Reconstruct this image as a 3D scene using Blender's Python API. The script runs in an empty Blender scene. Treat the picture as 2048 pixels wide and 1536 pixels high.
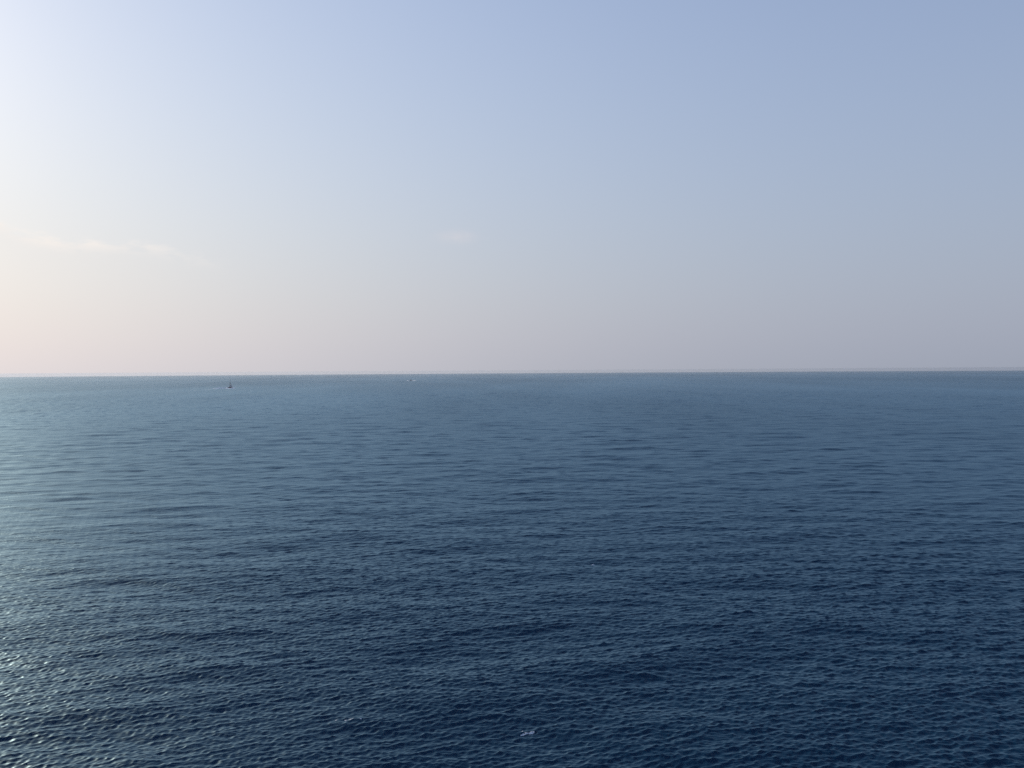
import bpy, bmesh, math, random
import numpy as np
from mathutils import Matrix, Vector
from mathutils import noise as mnoise

scene = bpy.context.scene
COL = scene.collection
R_EARTH = 6.371e6
EYE = 42.0                                  # camera height above the sea, metres

# ------------------------------------------------------------------ camera
cam_data = bpy.data.cameras.new("camera")
cam_data.sensor_width = 36.0
cam_data.lens = 36.0 * 1598 / 2048
cam_data.clip_start = 0.5
cam_data.clip_end = 200000.0
cam = bpy.data.objects.new("camera", cam_data)
COL.objects.link(cam)
PITCH = 0.0171                               # radians below the horizontal
ROLL = -0.00635
cam.matrix_world = (Matrix.Translation((0, 0, EYE))
                    @ Matrix.Rotation(math.pi / 2 - PITCH, 4, 'X')
                    @ Matrix.Rotation(ROLL, 4, 'Z'))
scene.camera = cam

# ------------------------------------------------------------------ sky
SUN_AZ = math.radians(-48)                   # left of the view axis (+Y), clockwise positive
SUN_EL = math.radians(20)
SUN_DIR = Vector((math.sin(SUN_AZ) * math.cos(SUN_EL), math.cos(SUN_AZ) * math.cos(SUN_EL), math.sin(SUN_EL)))

world = bpy.data.worlds.new("World")
scene.world = world
world.use_nodes = True
wn, wl = world.node_tree.nodes, world.node_tree.links
wn.clear()


def wmath(op, a, b=None, clamp=False):
    n = wn.new("ShaderNodeMath")
    n.operation = op
    n.use_clamp = clamp
    for i, v in enumerate((a, b)):
        if v is None:
            continue
        if isinstance(v, (int, float)):
            n.inputs[i].default_value = v
        else:
            wl.new(v, n.inputs[i])
    return n.outputs[0]


def wvec(op, a, b):
    n = wn.new("ShaderNodeVectorMath")
    n.operation = op
    for i, v in enumerate((a, b)):
        if isinstance(v, (tuple, list, Vector)):
            n.inputs[i].default_value = v
        else:
            wl.new(v, n.inputs[i])
    return n.outputs[1] if op == 'DOT_PRODUCT' else n.outputs[0]


def wscale(v, f):
    n = wn.new("ShaderNodeVectorMath")
    n.operation = 'SCALE'
    if isinstance(v, (tuple, list)):
        n.inputs[0].default_value = v
    else:
        wl.new(v, n.inputs[0])
    if isinstance(f, (int, float)):
        n.inputs[3].default_value = f
    else:
        wl.new(f, n.inputs[3])
    return n.outputs[0]


sky = wn.new("ShaderNodeTexSky")
sky.sky_type = 'NISHITA'
sky.sun_disc = False
sky.sun_elevation = SUN_EL
sky.sun_rotation = SUN_AZ
sky.altitude = 0
sky.air_density = 2.2
sky.dust_density = 1.0
sky.ozone_density = 3.0
SKY_STRENGTH = 0.12
coord = wn.new("ShaderNodeTexCoord")
ray = wvec('NORMALIZE', coord.outputs["Generated"], (0, 0, 0))
sep = wn.new("ShaderNodeSeparateXYZ")
wl.new(ray, sep.inputs[0])
elev = wmath('MAXIMUM', sep.outputs[2], 0.0)
# a deep layer of milky haze that thins with height, brighter and warmer towards the sun
veil = wmath('MULTIPLY', wmath('EXPONENT', wmath('MULTIPLY', elev, -1 / 0.6)), 0.8)
aureole = wmath('EXPONENT', wmath('MULTIPLY', wmath('SUBTRACT', 1.0, wvec('DOT_PRODUCT', ray, SUN_DIR)), -1 / 0.3))
k = 0.1 / SKY_STRENGTH
air = wvec('MULTIPLY', sky.outputs[0], (0.698 * k, 0.822 * k, 1.285 * k))
k = 1.0 / SKY_STRENGTH
milk = wvec('ADD', (0.493 * k, 0.61 * k, 0.892 * k), wscale((0.46 * k, 0.365 * k, 0.075 * k), aureole))
glow = wvec('ADD', wscale(air, wmath('SUBTRACT', 1.0, veil)), wscale(milk, veil))
low = wmath('MULTIPLY', wmath('EXPONENT', wmath('MULTIPLY', elev, -1 / 0.22)), 0.5)     # sea haze lower down
brume = wvec('ADD', (0.193 * k, 0.178 * k, 0.132 * k), wscale((0.676 * k, 0.59 * k, 0.679 * k), aureole))
glow = wvec('ADD', wscale(glow, wmath('SUBTRACT', 1.0, low)), wscale(brume, low))

# two faint far clouds low over the sea: a long bank on the sunny side and one small wisp
az_deg = wmath('MULTIPLY', wmath('ARCTAN2', sep.outputs[0], sep.outputs[1]), 180 / math.pi)
el_deg = wmath('MULTIPLY', wmath('ARCSINE', sep.outputs[2]), 180 / math.pi)
cvec = wn.new("ShaderNodeCombineXYZ")
wl.new(az_deg, cvec.inputs[0])
wl.new(el_deg, cvec.inputs[1])
nse = wn.new("ShaderNodeTexNoise")
nse.inputs["Scale"].default_value = 0.55
nse.inputs["Detail"].default_value = 5.0
nse.inputs["Roughness"].default_value = 0.55
cmap = wn.new("ShaderNodeMapping")
cmap.inputs["Scale"].default_value = (1.0, 2.6, 1.0)
wl.new(cvec.outputs[0], cmap.inputs[0])
wl.new(cmap.outputs[0], nse.inputs["Vector"])
lump = wmath('SUBTRACT', nse.outputs[0], 0.5)
crv = wn.new("ShaderNodeFloatCurve")                     # height of the bank's upper edge over azimuth
cc = crv.mapping.curves[0]
for i_, (a_, e_) in enumerate(((-60, 10.6), (-45, 10.0), (-34, 9.5), (-30, 8.25), (-27, 8.3), (-24.7, 8.35), (-22, 7.8), (-18, 7.0))):
    x_, y_ = (a_ + 60) / 60, e_ / 20
    if i_ < 2:
        cc.points[i_].location = (x_, y_)
    else:
        cc.points.new(x_, y_)
crv.mapping.update()
wl.new(wmath('DIVIDE', wmath('ADD', az_deg, 60.0), 60.0, clamp=True), crv.inputs["Value"])
below = wmath('SUBTRACT', wmath('ADD', wmath('MULTIPLY', crv.outputs[0], 20.0), wmath('MULTIPLY', lump, 1.6)), el_deg)
body = wmath('MULTIPLY', wmath('MULTIPLY', below, 2.5, clamp=True), wmath('EXPONENT', wmath('MULTIPLY', wmath('MAXIMUM', below, 0.0), -0.55)))
ends = wmath('MULTIPLY', wmath('DIVIDE', wmath('SUBTRACT', -19.0, az_deg), 8.0, clamp=True), wmath('DIVIDE', wmath('ADD', az_deg, 62.0), 15.0, clamp=True))
bank = wmath('MULTIPLY', wmath('MULTIPLY', body, ends), wmath('ADD', 0.55, lump))
gx = wmath('DIVIDE', wmath('ADD', az_deg, 4.0), 1.1)
gy = wmath('DIVIDE', wmath('SUBTRACT', el_deg, 9.45), 0.42)
wisp = wmath('MULTIPLY', wmath('EXPONENT', wmath('MULTIPLY', wmath('ADD', wmath('MULTIPLY', gx, gx), wmath('MULTIPLY', gy, gy)), -1.0)), wmath('ADD', 0.6, wmath('MULTIPLY', lump, 2.0)))


def veil_over(base, factor, col):
    m = wn.new("ShaderNodeMix")
    m.data_type = 'RGBA'
    wl.new(factor, m.inputs["Factor"])
    wl.new(base, m.inputs["A"])
    m.inputs["B"].default_value = (*[c / SKY_STRENGTH for c in col], 1)
    return m.outputs["Result"]


rim = wmath('MULTIPLY', wmath('SUBTRACT', below, 0.32), 2.6)
rim = wmath('EXPONENT', wmath('MULTIPLY', wmath('MULTIPLY', rim, rim), -1.0))
rim = wmath('MULTIPLY', wmath('MULTIPLY', rim, ends), wmath('MULTIPLY', wmath('ADD', lump, 0.12), 3.2, clamp=True))
glow = veil_over(glow, wmath('MULTIPLY', bank, 0.40, clamp=True), (0.80, 0.76, 0.74))
glow = veil_over(glow, wmath('MULTIPLY', rim, 0.7, clamp=True), (0.97, 0.90, 0.84))
glow = veil_over(glow, wmath('MULTIPLY', wisp, 0.45, clamp=True), (0.76, 0.70, 0.71))
w_bg = wn.new("ShaderNodeBackground")
w_bg.inputs["Strength"].default_value = SKY_STRENGTH
w_out = wn.new("ShaderNodeOutputWorld")
wl.new(glow, w_bg.inputs[0])
wl.new(w_bg.outputs[0], w_out.inputs[0])

# ------------------------------------------------------------------ sun
sun_data = bpy.data.lights.new("sun", 'SUN')
sun_data.energy = 4.6
sun_data.angle = math.radians(0.53)
sun_data.color = (1.0, 0.84, 0.67)
sun = bpy.data.objects.new("sun", sun_data)
COL.objects.link(sun)
sun.rotation_euler = SUN_DIR.to_track_quat('Z', 'Y').to_euler()
sun.location = SUN_DIR * 500

scene.view_settings.view_transform = 'Standard'
scene.view_settings.look = 'None'
scene.view_settings.exposure = 0.0
scene.view_settings.gamma = 1.0
scene.view_settings.use_curve_mapping = False
scene.render.engine = 'CYCLES'
scene.cycles.use_denoising = False
scene.cycles.use_adaptive_sampling = False


# ------------------------------------------------------------------ helpers
def tag(o, label=None, cat=None, group=None, kind=None):
    if label:
        o["label"] = label
    if cat:
        o["category"] = cat
    if group:
        o["group"] = group
    if kind:
        o["kind"] = kind
    return o


def material(name, color, rough=0.5, metal=0.0):
    m = bpy.data.materials.new(name)
    m.use_nodes = True
    p = m.node_tree.nodes["Principled BSDF"]
    p.inputs["Base Color"].default_value = (*color, 1)
    p.inputs["Roughness"].default_value = rough
    p.inputs["Metallic"].default_value = metal
    return m


# ------------------------------------------------------------------ the sea surface
# A random sea: some 200 wave trains that run roughly towards the camera, each with its own
# length, heading and phase, with equal steepness per octave below the dominant length.
rng = np.random.default_rng(11)
PEAK = 11.0                                   # dominant wave length, metres
OCTAVE_SLOPE2 = 0.0175                        # slope variance per octave
PER_OCT = 26
L_MIN, L_MAX = 0.42, 40.0
n_oct = math.log2(L_MAX / L_MIN)
N = int(n_oct * PER_OCT)
lam = L_MIN * 2 ** (n_oct * (np.arange(N) + rng.random(N)) / N)
kk = 2 * np.pi / lam
slope = np.sqrt(2 * OCTAVE_SLOPE2 / PER_OCT * np.exp(-1.25 * (lam / PEAK) ** 2 * 1.0))
slope *= np.where(lam < 1.4, 1.35, np.clip((1.4 / lam) ** 1.0, 0.40, 1))
slope *= 0.6 + 0.8 * rng.random(N)
spread = np.radians(np.clip(17 + 6 * np.log2(PEAK / lam), 14, 36))
theta = np.radians(-90 + 6) + spread * rng.standard_normal(N)
dirx, diry = np.cos(theta), np.sin(theta)
phase = rng.random(N) * 2 * np.pi
amp = slope / kk
# a low swell under the wind waves
NS = 44
lam = np.concatenate([lam, 9.0 * 2 ** (2.4 * rng.random(NS))])
kk = 2 * np.pi / lam
swell_slope = np.sqrt(2 * 0.0020 / NS) * (0.6 + 0.8 * rng.random(NS))
slope = np.concatenate([slope, swell_slope])
th2 = np.radians(-90 + 8) + np.radians(20) * rng.standard_normal(NS)
dirx, diry = np.concatenate([dirx, np.cos(th2)]), np.concatenate([diry, np.sin(th2)])
phase = np.concatenate([phase, rng.random(NS) * 2 * np.pi])
# chop of middling length that the wind raises farther offshore
NC = 56
lam = np.concatenate([lam, 3.5 * 2 ** (2.2 * rng.random(NC))])
kk = 2 * np.pi / lam
slope = np.concatenate([slope, np.sqrt(2 * 0.0034 / NC) * (0.6 + 0.8 * rng.random(NC))])
th3 = np.radians(-90 + 5) + np.radians(26) * rng.standard_normal(NC)
dirx, diry = np.concatenate([dirx, np.cos(th3)]), np.concatenate([diry, np.sin(th3)])
phase = np.concatenate([phase, rng.random(NC) * 2 * np.pi])
amp = slope / kk
N += NS
OFFSHORE = N
N += NC
CHOP = 0.9


def gust(x, y):
    """Slow patches of stronger and weaker ripples (cat's paws), about 0.6 to 1.3."""
    g = np.zeros_like(x)
    for L, a, ph, w in ((900, .4, .3, 1.0), (420, 1.9, 1.2, .8), (260, 1.2, 4.0, .7), (150, 2.3, 2.2, .6), (95, .9, 5.1, .5)):
        g += w * np.sin((x * np.cos(a) + y * np.sin(a) * .45) * 2 * np.pi / L + ph + 1.3 * np.sin(x * 2 * np.pi / (L * 2.7) + a))
    return np.clip(1.0 + 0.15 * g, 0.6, 1.4)


def sea_offset(x, y, step):
    """Displacement of the water at (x, y); waves too short for the local mesh step fade out.
    Rows must be sorted so that step grows.  Also returns the slope variance left out."""
    dx = np.zeros_like(x)
    dy = np.zeros_like(x)
    dz = np.zeros_like(x)
    lost = np.zeros_like(step)
    keep = 1.9 + 1.0 * np.clip((step - 0.19) / 0.15, 0, 1)
    gs = gust(x, y)
    for i in range(N):
        f = np.clip((lam[i] / step - keep) / 1.3, 0, 1)
        lost += (1 - f * f) * slope[i] ** 2 / 2
        n = int(np.searchsorted(-f, 0, side='left'))     # rows with f > 0
        if n == 0:
            continue
        xs, ys = x[:n], y[:n]
        p = (kk[i] * (dirx[i] * xs + diry[i] * ys) + phase[i]).astype(np.float32)
        a = (amp[i] * f[:n, None]).astype(np.float32)
        if i >= OFFSHORE:
            a = a * np.clip((ys[:, ::43].mean(1, keepdims=True) - 150) / 250, 0, 1).astype(np.float32)
        if lam[i] < 5:
            a = a * gs[:n].astype(np.float32)
        c = a * np.cos(p)
        s = a * np.sin(p)
        dz[:n] += c
        dx[:n] -= CHOP * dirx[i] * s
        dy[:n] -= CHOP * diry[i] * s
    return dx, dy, dz, lost


r = [3.0, 12.0, 24.0, 38.0, 50.0, 60.0, 70.0]
rad = 79.0
while rad < 29000:
    r.append(rad)
    rad *= 1.0016 + 0.0025 * np.clip((rad - 220) / 480, 0, 1) + 0.009 * np.clip((rad - 1400) / 1500, 0, 1)
r = np.array(r)
fine = np.radians(np.linspace(-37, 37, 861))
coarse = np.radians(np.linspace(37, 323, 72)[1:-1])
ang = np.concatenate([fine, coarse])
step = np.maximum(np.gradient(r), r * (fine[1] - fine[0]))
step[:8] = 0
step = np.maximum.accumulate(step)
step[:7] = 100.0
order = np.argsort(step, kind='stable')                 # finest rows first for sea_offset
nf = len(fine)
RR = np.repeat(r[:, None], len(ang), 1)
AA = np.repeat(ang[None, :], len(r), 0)
jit = rng.uniform(-0.32, 0.32, (2, len(r), nf))          # uneven sampling, so no moire
jit[:, :7] = 0
jit[:, -1] = 0
jit[:, :, 0] = jit[:, :, -1] = 0
RR[:, :nf] += jit[0] * np.gradient(r)[:, None]
AA[:, :nf] += jit[1] * (fine[1] - fine[0])
X = RR * np.sin(AA)
Y = RR * np.cos(AA)
DX = np.zeros_like(X)
DY = np.zeros_like(X)
DZ = np.zeros_like(X)
a, b, c, lost = sea_offset(X[order][:, :nf], Y[order][:, :nf], step[order])
edge = np.clip((np.radians(37) - np.abs(fine)) / np.radians(2.0), 0, 1)[None, :]
DX[order, :nf], DY[order, :nf], DZ[order, :nf] = a * edge, b * edge, c * edge
# beyond a few hundred metres: short crests broader than deep, of the size the mesh carries there
crest = rng.standard_normal((len(r), nf))
for _ in range(3):
    crest = (np.roll(crest, 1, 1) + crest + np.roll(crest, -1, 1)) / 3
crest /= crest.std()
DZ[:, :nf] += crest * edge * (np.minimum(0.034 * np.gradient(r), 0.2) * np.clip((r - 350) / 600, 0, 1))[:, None]
unresolved = np.zeros(len(r))
unresolved[order] = lost
Z = DZ - (X ** 2 + Y ** 2) / (2 * R_EARTH)              # the sea curves away with the globe
nr, na = X.shape
verts = np.stack([X + DX, Y + DY, Z], -1).reshape(-1, 3).astype(np.float32)
i, j = np.meshgrid(np.arange(nr - 1), np.arange(na), indexing='ij')
j2 = (j + 1) % na
quads = np.stack([i * na + j, i * na + j2, (i + 1) * na + j2, (i + 1) * na + j], -1).reshape(-1, 4)
nv, nq = len(verts), len(quads)
tris = np.stack([np.full(na, nv), (np.arange(na) + 1) % na, np.arange(na)], -1)
verts = np.vstack([verts, [[0, 0, 0]]]).astype(np.float32)
me = bpy.data.meshes.new("sea")
me.vertices.add(nv + 1)
me.vertices.foreach_set("co", verts.ravel())
loops = np.concatenate([quads.ravel(), tris.ravel()]).astype(np.int32)
me.loops.add(len(loops))
me.loops.foreach_set("vertex_index", loops)
me.polygons.add(nq + na)
starts = np.concatenate([np.arange(nq) * 4, nq * 4 + np.arange(na) * 3]).astype(np.int32)
me.polygons.foreach_set("loop_start", starts)
me.polygons.foreach_set("use_smooth", np.ones(nq + na, bool))
# microfacet roughness from the ripples that are shorter than the mesh can carry
SUBMESH_SLOPE2 = 0.006
mss = unresolved + SUBMESH_SLOPE2 * np.clip((step - 0.2) / 1.5, 0, 1)
rough = np.clip((0.2 * mss) ** 0.25, 0.40, 0.6)
at = me.attributes.new("ripple_roughness", 'FLOAT', 'POINT')
at.data.foreach_set("value", np.append((rough[:, None] * (1 + 0.16 * (gust(X * 0.6, Y * 0.25) - 1))).ravel(), rough[0]).astype(np.float32))
me.update(calc_edges=True)
sea = bpy.data.objects.new("sea", me)
COL.objects.link(sea)
tag(sea, kind="structure")

wm = bpy.data.materials.new("sea_water")
wm.use_nodes = True
nt = wm.node_tree
nt.nodes.remove(nt.nodes["Principled BSDF"])
deep = nt.nodes.new("ShaderNodeBsdfDiffuse")              # light coming back up out of deep water
deep.inputs["Color"].default_value = (0.001, 0.018, 0.046, 1)
gloss = nt.nodes.new("ShaderNodeBsdfGlossy")              # the reflecting surface
gloss.distribution = 'MULTI_GGX'
gloss.inputs["Color"].default_value = (0.62, 0.88, 1.0, 1)


def nmath(op, a_, b_=None, clamp=False):
    n = nt.nodes.new("ShaderNodeMath")
    n.operation = op
    n.use_clamp = clamp
    for i_, v in enumerate((a_, b_)):
        if isinstance(v, (int, float)):
            n.inputs[i_].default_value = v
        elif v is not None:
            nt.links.new(v, n.inputs[i_])
    return n.outputs[0]


# Fresnel of a ruffled surface: the ripples keep the mean incidence from ever being quite grazing
ra = nt.nodes.new("ShaderNodeAttribute")
ra.attribute_name = "ripple_roughness"
geo = nt.nodes.new("ShaderNodeNewGeometry")
facing = nt.nodes.new("ShaderNodeVectorMath")
facing.operation = 'DOT_PRODUCT'
nt.links.new(geo.outputs["Incoming"], facing.inputs[0])
cos_in = nmath('MAXIMUM', facing.outputs["Value"], 0.0)
cos_eff = nmath('SQRT', nmath('ADD', nmath('MULTIPLY', cos_in, cos_in), nmath('MULTIPLY', nmath('POWER', ra.outputs["Fac"], 4.0), 1.6)))
schlick = nmath('ADD', nmath('MULTIPLY', nmath('POWER', nmath('SUBTRACT', 1.0, cos_eff, True), 5.0), 0.982), 0.018, True)
mixs = nt.nodes.new("ShaderNodeMixShader")
nt.links.new(schlick, mixs.inputs[0])
nt.links.new(deep.outputs[0], mixs.inputs[1])
nt.links.new(gloss.outputs[0], mixs.inputs[2])
nt.links.new(mixs.outputs[0], nt.nodes["Material Output"].inputs["Surface"])
nt.links.new(ra.outputs["Fac"], gloss.inputs["Roughness"])
tc = nt.nodes.new("ShaderNodeTexCoord")
normal = None
for sx, sy, det, height, kind in ((1.0, 2.6, 3.0, 0.09, 'RIDGED_MULTIFRACTAL'), (2.2, 4.6, 2.0, 0.012, 'FBM')):
    mp = nt.nodes.new("ShaderNodeMapping")
    mp.inputs["Scale"].default_value = (sx, sy, 1)
    mp.inputs["Rotation"].default_value = (0, 0, 0.1)
    nz = nt.nodes.new("ShaderNodeTexNoise")
    nz.noise_type = kind
    nz.inputs["Scale"].default_value = 1.0
    nz.inputs["Detail"].default_value = det
    nz.inputs["Roughness"].default_value = 0.5
    bp = nt.nodes.new("ShaderNodeBump")
    bp.inputs["Strength"].default_value = 1.0
    bp.inputs["Distance"].default_value = height
    nt.links.new(tc.outputs["Object"], mp.inputs[0])
    nt.links.new(mp.outputs[0], nz.inputs["Vector"])
    nt.links.new(nz.outputs[0], bp.inputs["Height"])
    if normal:
        nt.links.new(normal, bp.inputs["Normal"])
    normal = bp.outputs[0]
for n_ in (deep, gloss):
    nt.links.new(normal, n_.inputs["Normal"])
nt.links.new(normal, facing.inputs[1])
me.materials.append(wm)

# ------------------------------------------------------------------ boats
def link_mesh(name, bm, mat, parent=None, smooth=False):
    m = bpy.data.meshes.new(name)
    bmesh.ops.recalc_face_normals(bm, faces=bm.faces)
    bm.to_mesh(m)
    bm.free()
    m.materials.append(mat)
    if smooth:
        m.polygons.foreach_set("use_smooth", [True] * len(m.polygons))
    o = bpy.data.objects.new(name, m)
    COL.objects.link(o)
    if parent:
        o.parent = parent
    return o


def box(bm, x0, x1, y0, y1, z0, z1, taper=0.0, bevel=0.0):
    vs = [bm.verts.new((x, y, z)) for z, t in ((z0, 0), (z1, taper)) for x, y in
          ((x0 + t, y0 + t), (x1 - t, y0 + t), (x1 - t, y1 - t), (x0 + t, y1 - t))]
    fs = [(0, 3, 2, 1), (4, 5, 6, 7), (0, 1, 5, 4), (1, 2, 6, 5), (2, 3, 7, 6), (3, 0, 4, 7)]
    for f in fs:
        bm.faces.new([vs[i] for i in f])
    if bevel:
        es = list({e for v in vs for e in v.link_edges})
        bmesh.ops.bevel(bm, geom=es, offset=bevel, segments=2, affect='EDGES')


def rod(bm, p, q, r0, r1=None, n=8):
    p, q = Vector(p), Vector(q)
    r1 = r0 if r1 is None else r1
    d = (q - p).normalized()
    u = d.orthogonal().normalized()
    w = d.cross(u)
    rings = []
    for c, r_ in ((p, r0), (q, r1)):
        rings.append([bm.verts.new(c + (u * math.cos(t) + w * math.sin(t)) * r_) for t in np.linspace(0, 2 * math.pi, n, endpoint=False)])
    for i_ in range(n):
        bm.faces.new((rings[0][i_], rings[0][(i_ + 1) % n], rings[1][(i_ + 1) % n], rings[1][i_]))
    bm.faces.new(rings[0][::-1])
    bm.faces.new(rings[1])


def hull_mesh(L, B, draft, side, sheer, flare=0.86, transom=0.8):
    """Bow towards +Y, keel amidships at the origin, water line at z = 0."""
    bm = bmesh.new()
    secs = []
    for t in np.linspace(0, 1, 15):
        y = -L / 2 + t * L
        w = B / 2 * (transom + (1 - transom) * min(1, t / 0.35)) if t < 0.5 else B / 2 * math.cos((t - 0.5) / 0.5 * math.pi / 2 * 0.995) ** 0.62
        top_ = side + sheer * max(0, (t - 0.35) / 0.65) ** 2
        rake = 0.08 * L * max(0, (t - 0.6) / 0.4) ** 2
        ring = []
        for f, h, dy in ((0.05, -draft, -rake), (0.55, -draft * 0.7, -rake * .7), (flare * 0.95, -0.1, -rake * .35), (flare, top_ * 0.35, -rake * .2), (1.0, top_, 0)):
            ring.append((w * f, y + dy, h))
        full = [bm.verts.new(p) for p in ring[::-1]] + [bm.verts.new((-x, y_, z)) for x, y_, z in ring]
        secs.append(full)
    for s0, s1 in zip(secs, secs[1:]):
        for k_ in range(len(s0) - 1):
            bm.faces.new((s0[k_], s0[k_ + 1], s1[k_ + 1], s1[k_]))
        bm.faces.new((s0[-1], s0[0], s1[0], s1[-1]))       # deck
    bm.faces.new(secs[0])
    bm.faces.new(secs[-1][::-1])
    return bm


def thing(name, loc, heading, label, cat, group=None):
    o = bpy.data.objects.new(name, None)
    COL.objects.link(o)
    o.location = loc
    o.rotation_euler = (0, 0, heading)
    return tag(o, label, cat, group)


def sea_level(x, y):
    return -(x * x + y * y) / (2 * R_EARTH)


M_NAVY = material("hull_paint_navy", (0.012, 0.018, 0.035), 0.35)
M_GREY = material("cabin_paint_blue_grey", (0.42, 0.48, 0.56), 0.4)
M_WHITE = material("white_paint", (0.72, 0.74, 0.76), 0.4)
M_DARK = material("dark_metal", (0.03, 0.035, 0.045), 0.45, 0.3)
M_DECK = material("deck_boards", (0.16, 0.13, 0.10), 0.8)
M_GLASS = material("cabin_glass", (0.01, 0.015, 0.02), 0.08)
M_RED = material("antifouling", (0.16, 0.02, 0.015), 0.6)
for m_ in (M_NAVY, M_GREY, M_WHITE, M_DECK):             # salt streaks and wear
    nt_ = m_.node_tree
    p_ = nt_.nodes["Principled BSDF"]
    base_ = tuple(p_.inputs["Base Color"].default_value)
    n_ = nt_.nodes.new("ShaderNodeTexNoise")
    n_.inputs["Scale"].default_value = 0.9
    n_.inputs["Detail"].default_value = 6
    mx = nt_.nodes.new("ShaderNodeMix")
    mx.data_type = 'RGBA'
    mx.inputs["A"].default_value = tuple(c * 0.75 for c in base_[:3]) + (1,)
    mx.inputs["B"].default_value = tuple(min(0.85, c * 1.2 + 0.01) for c in base_[:3]) + (1,)
    nt_.links.new(n_.outputs[0], mx.inputs["Factor"])
    nt_.links.new(mx.outputs["Result"], p_.inputs["Base Color"])

# --- the nearer boat: a dark fishing vessel seen from astern, running out to sea
fx, fy = -741.0, 2101.0
fv = thing("fishing_boat", (fx, fy, sea_level(fx, fy)), math.radians(-6),
           "dark fishing boat with a tall mast running out to sea, largest of the boats", "boat", "boats far out at sea")
link_mesh("hull", hull_mesh(24.0, 6.8, 2.0, 2.5, 2.0), M_NAVY, fv)
bm = bmesh.new()
box(bm, -2.9, 2.9, -11.6, 5.5, 2.46, 2.56)
link_mesh("deck", bm, M_DECK, fv)
bm = bmesh.new()
for sx in (-1, 1):
    box(bm, sx * 3.05 - .08, sx * 3.05 + .08, -11.4, 4.0, 2.55, 3.35)
box(bm, -3.0, 3.0, -11.9, -11.7, 2.55, 3.35)
link_mesh("bulwark", bm, M_NAVY, fv)
bm = bmesh.new()
box(bm, -2.5, 2.5, -1.5, 5.2, 2.55, 5.6, 0.05)
dh = link_mesh("deckhouse", bm, M_GREY, fv)
bm = bmesh.new()
box(bm, -2.1, 2.1, 0.2, 4.6, 5.6, 8.6, 0.16)
wh = link_mesh("wheelhouse", bm, M_GREY, fv)
for nm, x0, x1, y0, y1 in (("window", -1.75, -0.15, 0.17, 0.30), ("window", 0.15, 1.75, 0.17, 0.30), ("window", 1.90, 2.06, 1.0, 2.3),
                           ("window", 1.90, 2.06, 2.6, 3.9), ("window", -2.06, -1.90, 1.0, 2.3), ("window", -2.06, -1.90, 2.6, 3.9),
                           ("window", -1.7, -0.1, 4.45, 4.58), ("window", 0.1, 1.7, 4.45, 4.58)):
    bm = bmesh.new()
    box(bm, x0, x1, y0, y1, 7.0, 8.0)
    link_mesh(nm, bm, M_GLASS, wh)
bm = bmesh.new()
box(bm, -2.35, 2.35, -0.2, 5.0, 8.6, 8.78)
link_mesh("roof", bm, M_WHITE, wh)
bm = bmesh.new()
rod(bm, (0, -0.6, 5.6), (0, -0.6, 16.0), 0.36, 0.26)
rod(bm, (0, -0.6, 16.0), (0, -0.6, 23.2), 0.22, 0.12)
mast = link_mesh("mast", bm, M_DARK, fv)
bm = bmesh.new()
box(bm, -1.0, 1.0, -1.3, 0.1, 11.0, 13.6, 0.2)
link_mesh("crows_nest", bm, M_DARK, mast)
bm = bmesh.new()
rod(bm, (-1.7, -0.6, 20.6), (1.7, -0.6, 20.6), 0.13)
rod(bm, (-1.7, -0.6, 20.6), (-1.7, -0.6, 22.4), 0.10)
rod(bm, (1.7, -0.6, 20.6), (1.7, -0.6, 22.4), 0.10)
link_mesh("crossbar", bm, M_WHITE, mast)
bm = bmesh.new()
box(bm, -1.5, 1.5, -0.85, -0.55, 17.2, 17.6)
link_mesh("radar", bm, M_WHITE, mast)
bm = bmesh.new()
rod(bm, (0, -0.9, 6.4), (0, -9.5, 11.5), 0.18, 0.12)
rod(bm, (0, -0.8, 15.0), (0, -9.5, 11.5), 0.05)
link_mesh("boom", bm, M_DARK, fv)
bm = bmesh.new()
for sx in (-1, 1):
    rod(bm, (sx * 2.6, -10.6, 2.55), (sx * 2.3, -10.6, 7.2), 0.2)
rod(bm, (-2.5, -10.6, 7.2), (2.5, -10.6, 7.2), 0.2)
link_mesh("stern_gantry", bm, M_WHITE, fv)
bm = bmesh.new()
rod(bm, (-1.5, -3.5, 3.6), (1.5, -3.5, 3.6), 0.9, n=14)
link_mesh("net_drum", bm, M_DARK, fv)
bm = bmesh.new()
rod(bm, (1.5, -0.9, 5.6), (1.5, -0.9, 9.6), 0.42, 0.36)
link_mesh("funnel", bm, M_WHITE, fv)
bm = bmesh.new()
for t in np.linspace(5.5, 10.5, 5):
    w_ = 3.3 * math.cos((t + 12) / 24 * math.pi - math.pi / 2) ** 0.5 if t < 11 else .3
    for sx in (-1, 1):
        rod(bm, (sx * w_ * .85, t, 3.3), (sx * w_ * .85, t, 5.0), 0.05, n=5)
tag(link_mesh("railing", bm, M_WHITE, fv), kind="stuff")

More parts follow.
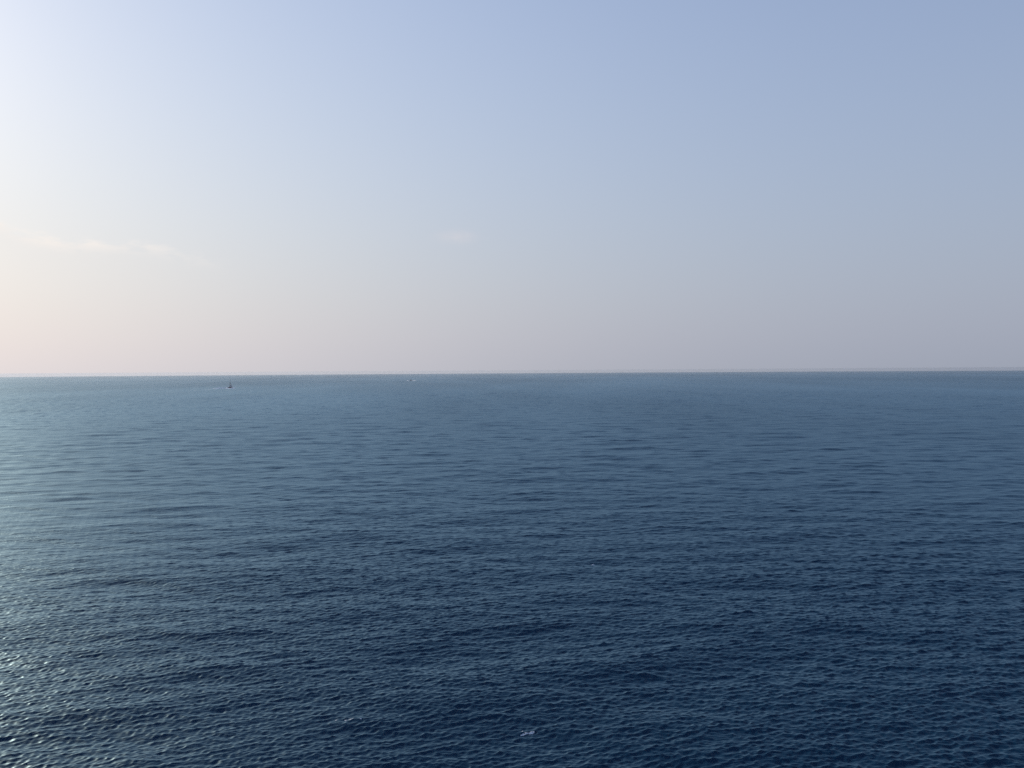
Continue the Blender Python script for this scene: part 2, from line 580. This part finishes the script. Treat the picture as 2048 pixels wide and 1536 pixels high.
# --- the farther boat
mx_, my_ = -445.0, 3516.0
mb = thing("motor_boat", (mx_, my_, sea_level(mx_, my_)), math.radians(12),
           "small dark motor boat with a pale cabin farther out, near the middle of the horizon", "boat", "boats far out at sea")
link_mesh("hull", hull_mesh(14.0, 5.8, 0.9, 2.9, 1.2, transom=0.95), M_NAVY, mb)
bm = bmesh.new()
box(bm, -2.2, 2.2, -6.2, 3.5, 2.86, 2.97)
link_mesh("deck", bm, M_DECK, mb)
bm = bmesh.new()
box(bm, -1.7, 1.7, -1.6, 3.2, 2.96, 5.4, 0.2)
cb = link_mesh("cabin", bm, M_NAVY, mb)
for x0, x1, y0, y1 in ((-1.3, 1.3, -1.52, -1.42), (1.48, 1.6, -0.9, 2.2), (-1.6, -1.48, -0.9, 2.2), (-1.25, 1.25, 3.0, 3.14)):
    bm = bmesh.new()
    box(bm, x0, x1, y0, y1, 4.1, 5.0)
    link_mesh("window", bm, M_GLASS, cb)
bm = bmesh.new()
box(bm, -1.75, 1.75, -1.9, 3.4, 5.4, 5.52)
link_mesh("roof", bm, M_WHITE, mb)
bm = bmesh.new()
rod(bm, (0, 0.2, 5.5), (0, 0.2, 9.0), 0.12, 0.06)
rod(bm, (-0.8, 0.2, 7.8), (0.8, 0.2, 7.8), 0.06)
link_mesh("mast", bm, M_DARK, mb)
bm = bmesh.new()
box(bm, -1.0, 1.0, -7.7, -7.02, 0.3, 2.6, 0.1)
link_mesh("outboard_motor", bm, M_DARK, mb)

# --- the farthest boat, a pale speck
sx_, sy_ = -1444.0, 5233.0
sb = thing("white_boat", (sx_, sy_, sea_level(sx_, sy_)), math.radians(60),
           "tiny pale boat just under the horizon, between the two dark boats, barely a speck", "boat", "boats far out at sea")
link_mesh("hull", hull_mesh(9.5, 3.2, 0.6, 1.6, 0.8, transom=0.9), M_WHITE, sb)
bm = bmesh.new()
box(bm, -1.1, 1.1, -1.2, 2.2, 1.6, 3.8, 0.2)
link_mesh("cabin", bm, M_WHITE, sb)

# ------------------------------------------------------------------ foam
M_WASH = material("white_wash", (0.78, 0.81, 0.84), 0.9)
M_FOAM = material("sea_foam", (0.55, 0.60, 0.66), 0.9)
_sub = (np.arange(nr)[:, None] * na + np.arange(nf)[None, :])[(r > 60) & (r < 230)].ravel()
_near = verts[_sub]


def water_z(x, y):
    if x * x + y * y > 225 ** 2:
        return sea_level(x, y)
    d = (_near[:, 0] - x) ** 2 + (_near[:, 1] - y) ** 2
    k_ = np.argpartition(d, 4)[:4]
    return float(_near[k_, 2].max())


def sheet(name, rows, label, cat, group):
    """One continuous lumpy skin of foam; where it dips below the water the water hides it."""
    bm = bmesh.new()
    vs = [[bm.verts.new(p) for p in row] for row in rows]
    for r0, r1 in zip(vs, vs[1:]):
        for k_ in range(len(r0) - 1):
            bm.faces.new((r0[k_], r0[k_ + 1], r1[k_ + 1], r1[k_]))
    o = link_mesh(name, bm, M_FOAM if cat == 'foam' else M_WASH)
    return tag(o, label, cat, group)


def fbm(x, y, z):
    return mnoise.fractal(Vector((x, y, z)), 0.9, 2.1, 4) * 0.5


def wake(bx, by, head, length, half, bow, high, trail, label, seed, wash):
    """White water thrown out on both sides, a heap of wash at the stern and a thinning trail."""
    fwd = Vector((-math.sin(head), math.cos(head), 0))
    side = Vector((fwd.y, -fwd.x, 0))
    o = Vector((bx, by, 0))
    rows = []
    for t in np.arange(-bow * 1.2, length + trail, 1.6):
        back = max(0.0, t) / length
        arm = bow * 0.45 + (half - bow * 0.45) * min(1.0, max(0.0, (t + bow) / 26.0)) ** 0.7
        row = []
        for v in np.linspace(-half - 5, half + 5, 46):
            a_ = math.exp(-((abs(v) - arm) / (2.0 + 3 * back)) ** 2) * max(0.0, 1 - back) ** 0.5
            st = wash * math.exp(-(v / (bow * 0.5)) ** 2) * math.exp(-((t - bow * 2.3) / (bow * 0.8)) ** 2)
            tr = (0.20 * math.exp(-(v / 5.0) ** 2) * min(1.0, back) * max(0.0, 1 - (t / (length + trail)) ** 2)) if trail else 0.0
            n = fbm(t * 0.22 + seed, v * 0.3, seed)
            z = high * max(a_, st, tr) * (0.75 + 1.0 * n) - 0.9 * (1 - min(1.0, 1.6 * max(a_, st, tr))) + 0.1
            p = o - fwd * t + side * v + Vector((trail * 0.085 * max(0.0, t - length) / max(1, trail), 0, 0))
            row.append((p.x, p.y, sea_level(p.x, p.y) + z))
        rows.append(row)
    sheet("boat_wake", rows, label, "wake", "white wakes behind the boats")


wake(fx, fy, math.radians(-6), 62, 19, 7.0, 2.8, 430,
     "white wake spreading round the dark fishing boat and trailing off to the left", 4.3, 1.1)
wake(mx_, my_, math.radians(12), 60, 17, 5.0, 1.3, 0,
     "thin white wake on both sides of the small motor boat near mid horizon", 9.1, 0.3)


def foam(cx, cy, lx, ly, cut, high, cell, label, seed):
    nx, ny = max(6, int(lx / 0.07)), max(5, int(ly / 0.07))
    rows = []
    for v in np.linspace(-1, 1, ny):
        row = []
        for u in np.linspace(-1, 1, nx):
            x, y = cx + u * lx / 2, cy + v * ly / 2
            n = fbm(x / cell * 0.6 + seed, y / cell * 1.3, seed)
            fall = max(0.0, 1 - u * u) ** 0.5 * max(0.0, 1 - v * v) ** 0.5
            row.append((x, y, water_z(x, y) + high * (n + 0.55 * fall - cut)))
        rows.append(row)
    sheet("foam_patch", rows, label, "foam", "small patches of foam on the near water")


foam(-20.3, 95.35, 4.6, 0.40, 0.72, 0.13, 0.26, "short broken line of white foam along a wave crest, lower left of centre", 1.7)
foam(1.1, 92.5, 2.5, 1.3, 0.93, 0.11, 0.22, "lacy patch of thin foam specks at the bottom, just right of centre", 2.9)
foam(17.3, 172.2, 0.75, 0.55, 0.30, 0.35, 0.3, "single bright white foam fleck alone on open water right of centre", 3.4)

# ------------------------------------------------------------------ haze
HALF = 30500.0
bm = bmesh.new()
bmesh.ops.create_cube(bm, size=1.0)
top, bottom = EYE + 0.6, float(verts[:, 2].min()) - 1.0
for v in bm.verts:
    v.co = Vector((v.co.x * 2 * HALF, v.co.y * 2 * HALF, top if v.co.z > 0 else bottom))
hm = bpy.data.meshes.new("haze")
bm.to_mesh(hm)
bm.free()
haze = bpy.data.objects.new("haze", hm)
COL.objects.link(haze)
tag(haze, kind="stuff")
vm = bpy.data.materials.new("haze_air")
vm.use_nodes = True
vn = vm.node_tree.nodes
vn.remove(vn["Principled BSDF"])
pv = vn.new("ShaderNodeVolumePrincipled")
pv.inputs["Color"].default_value = (0.53, 0.61, 0.72, 1)
pv.inputs["Density"].default_value = 4.0e-5
pv.inputs["Anisotropy"].default_value = 0.35
vm.node_tree.links.new(pv.outputs[0], vn["Material Output"].inputs["Volume"])
hm.materials.append(vm)
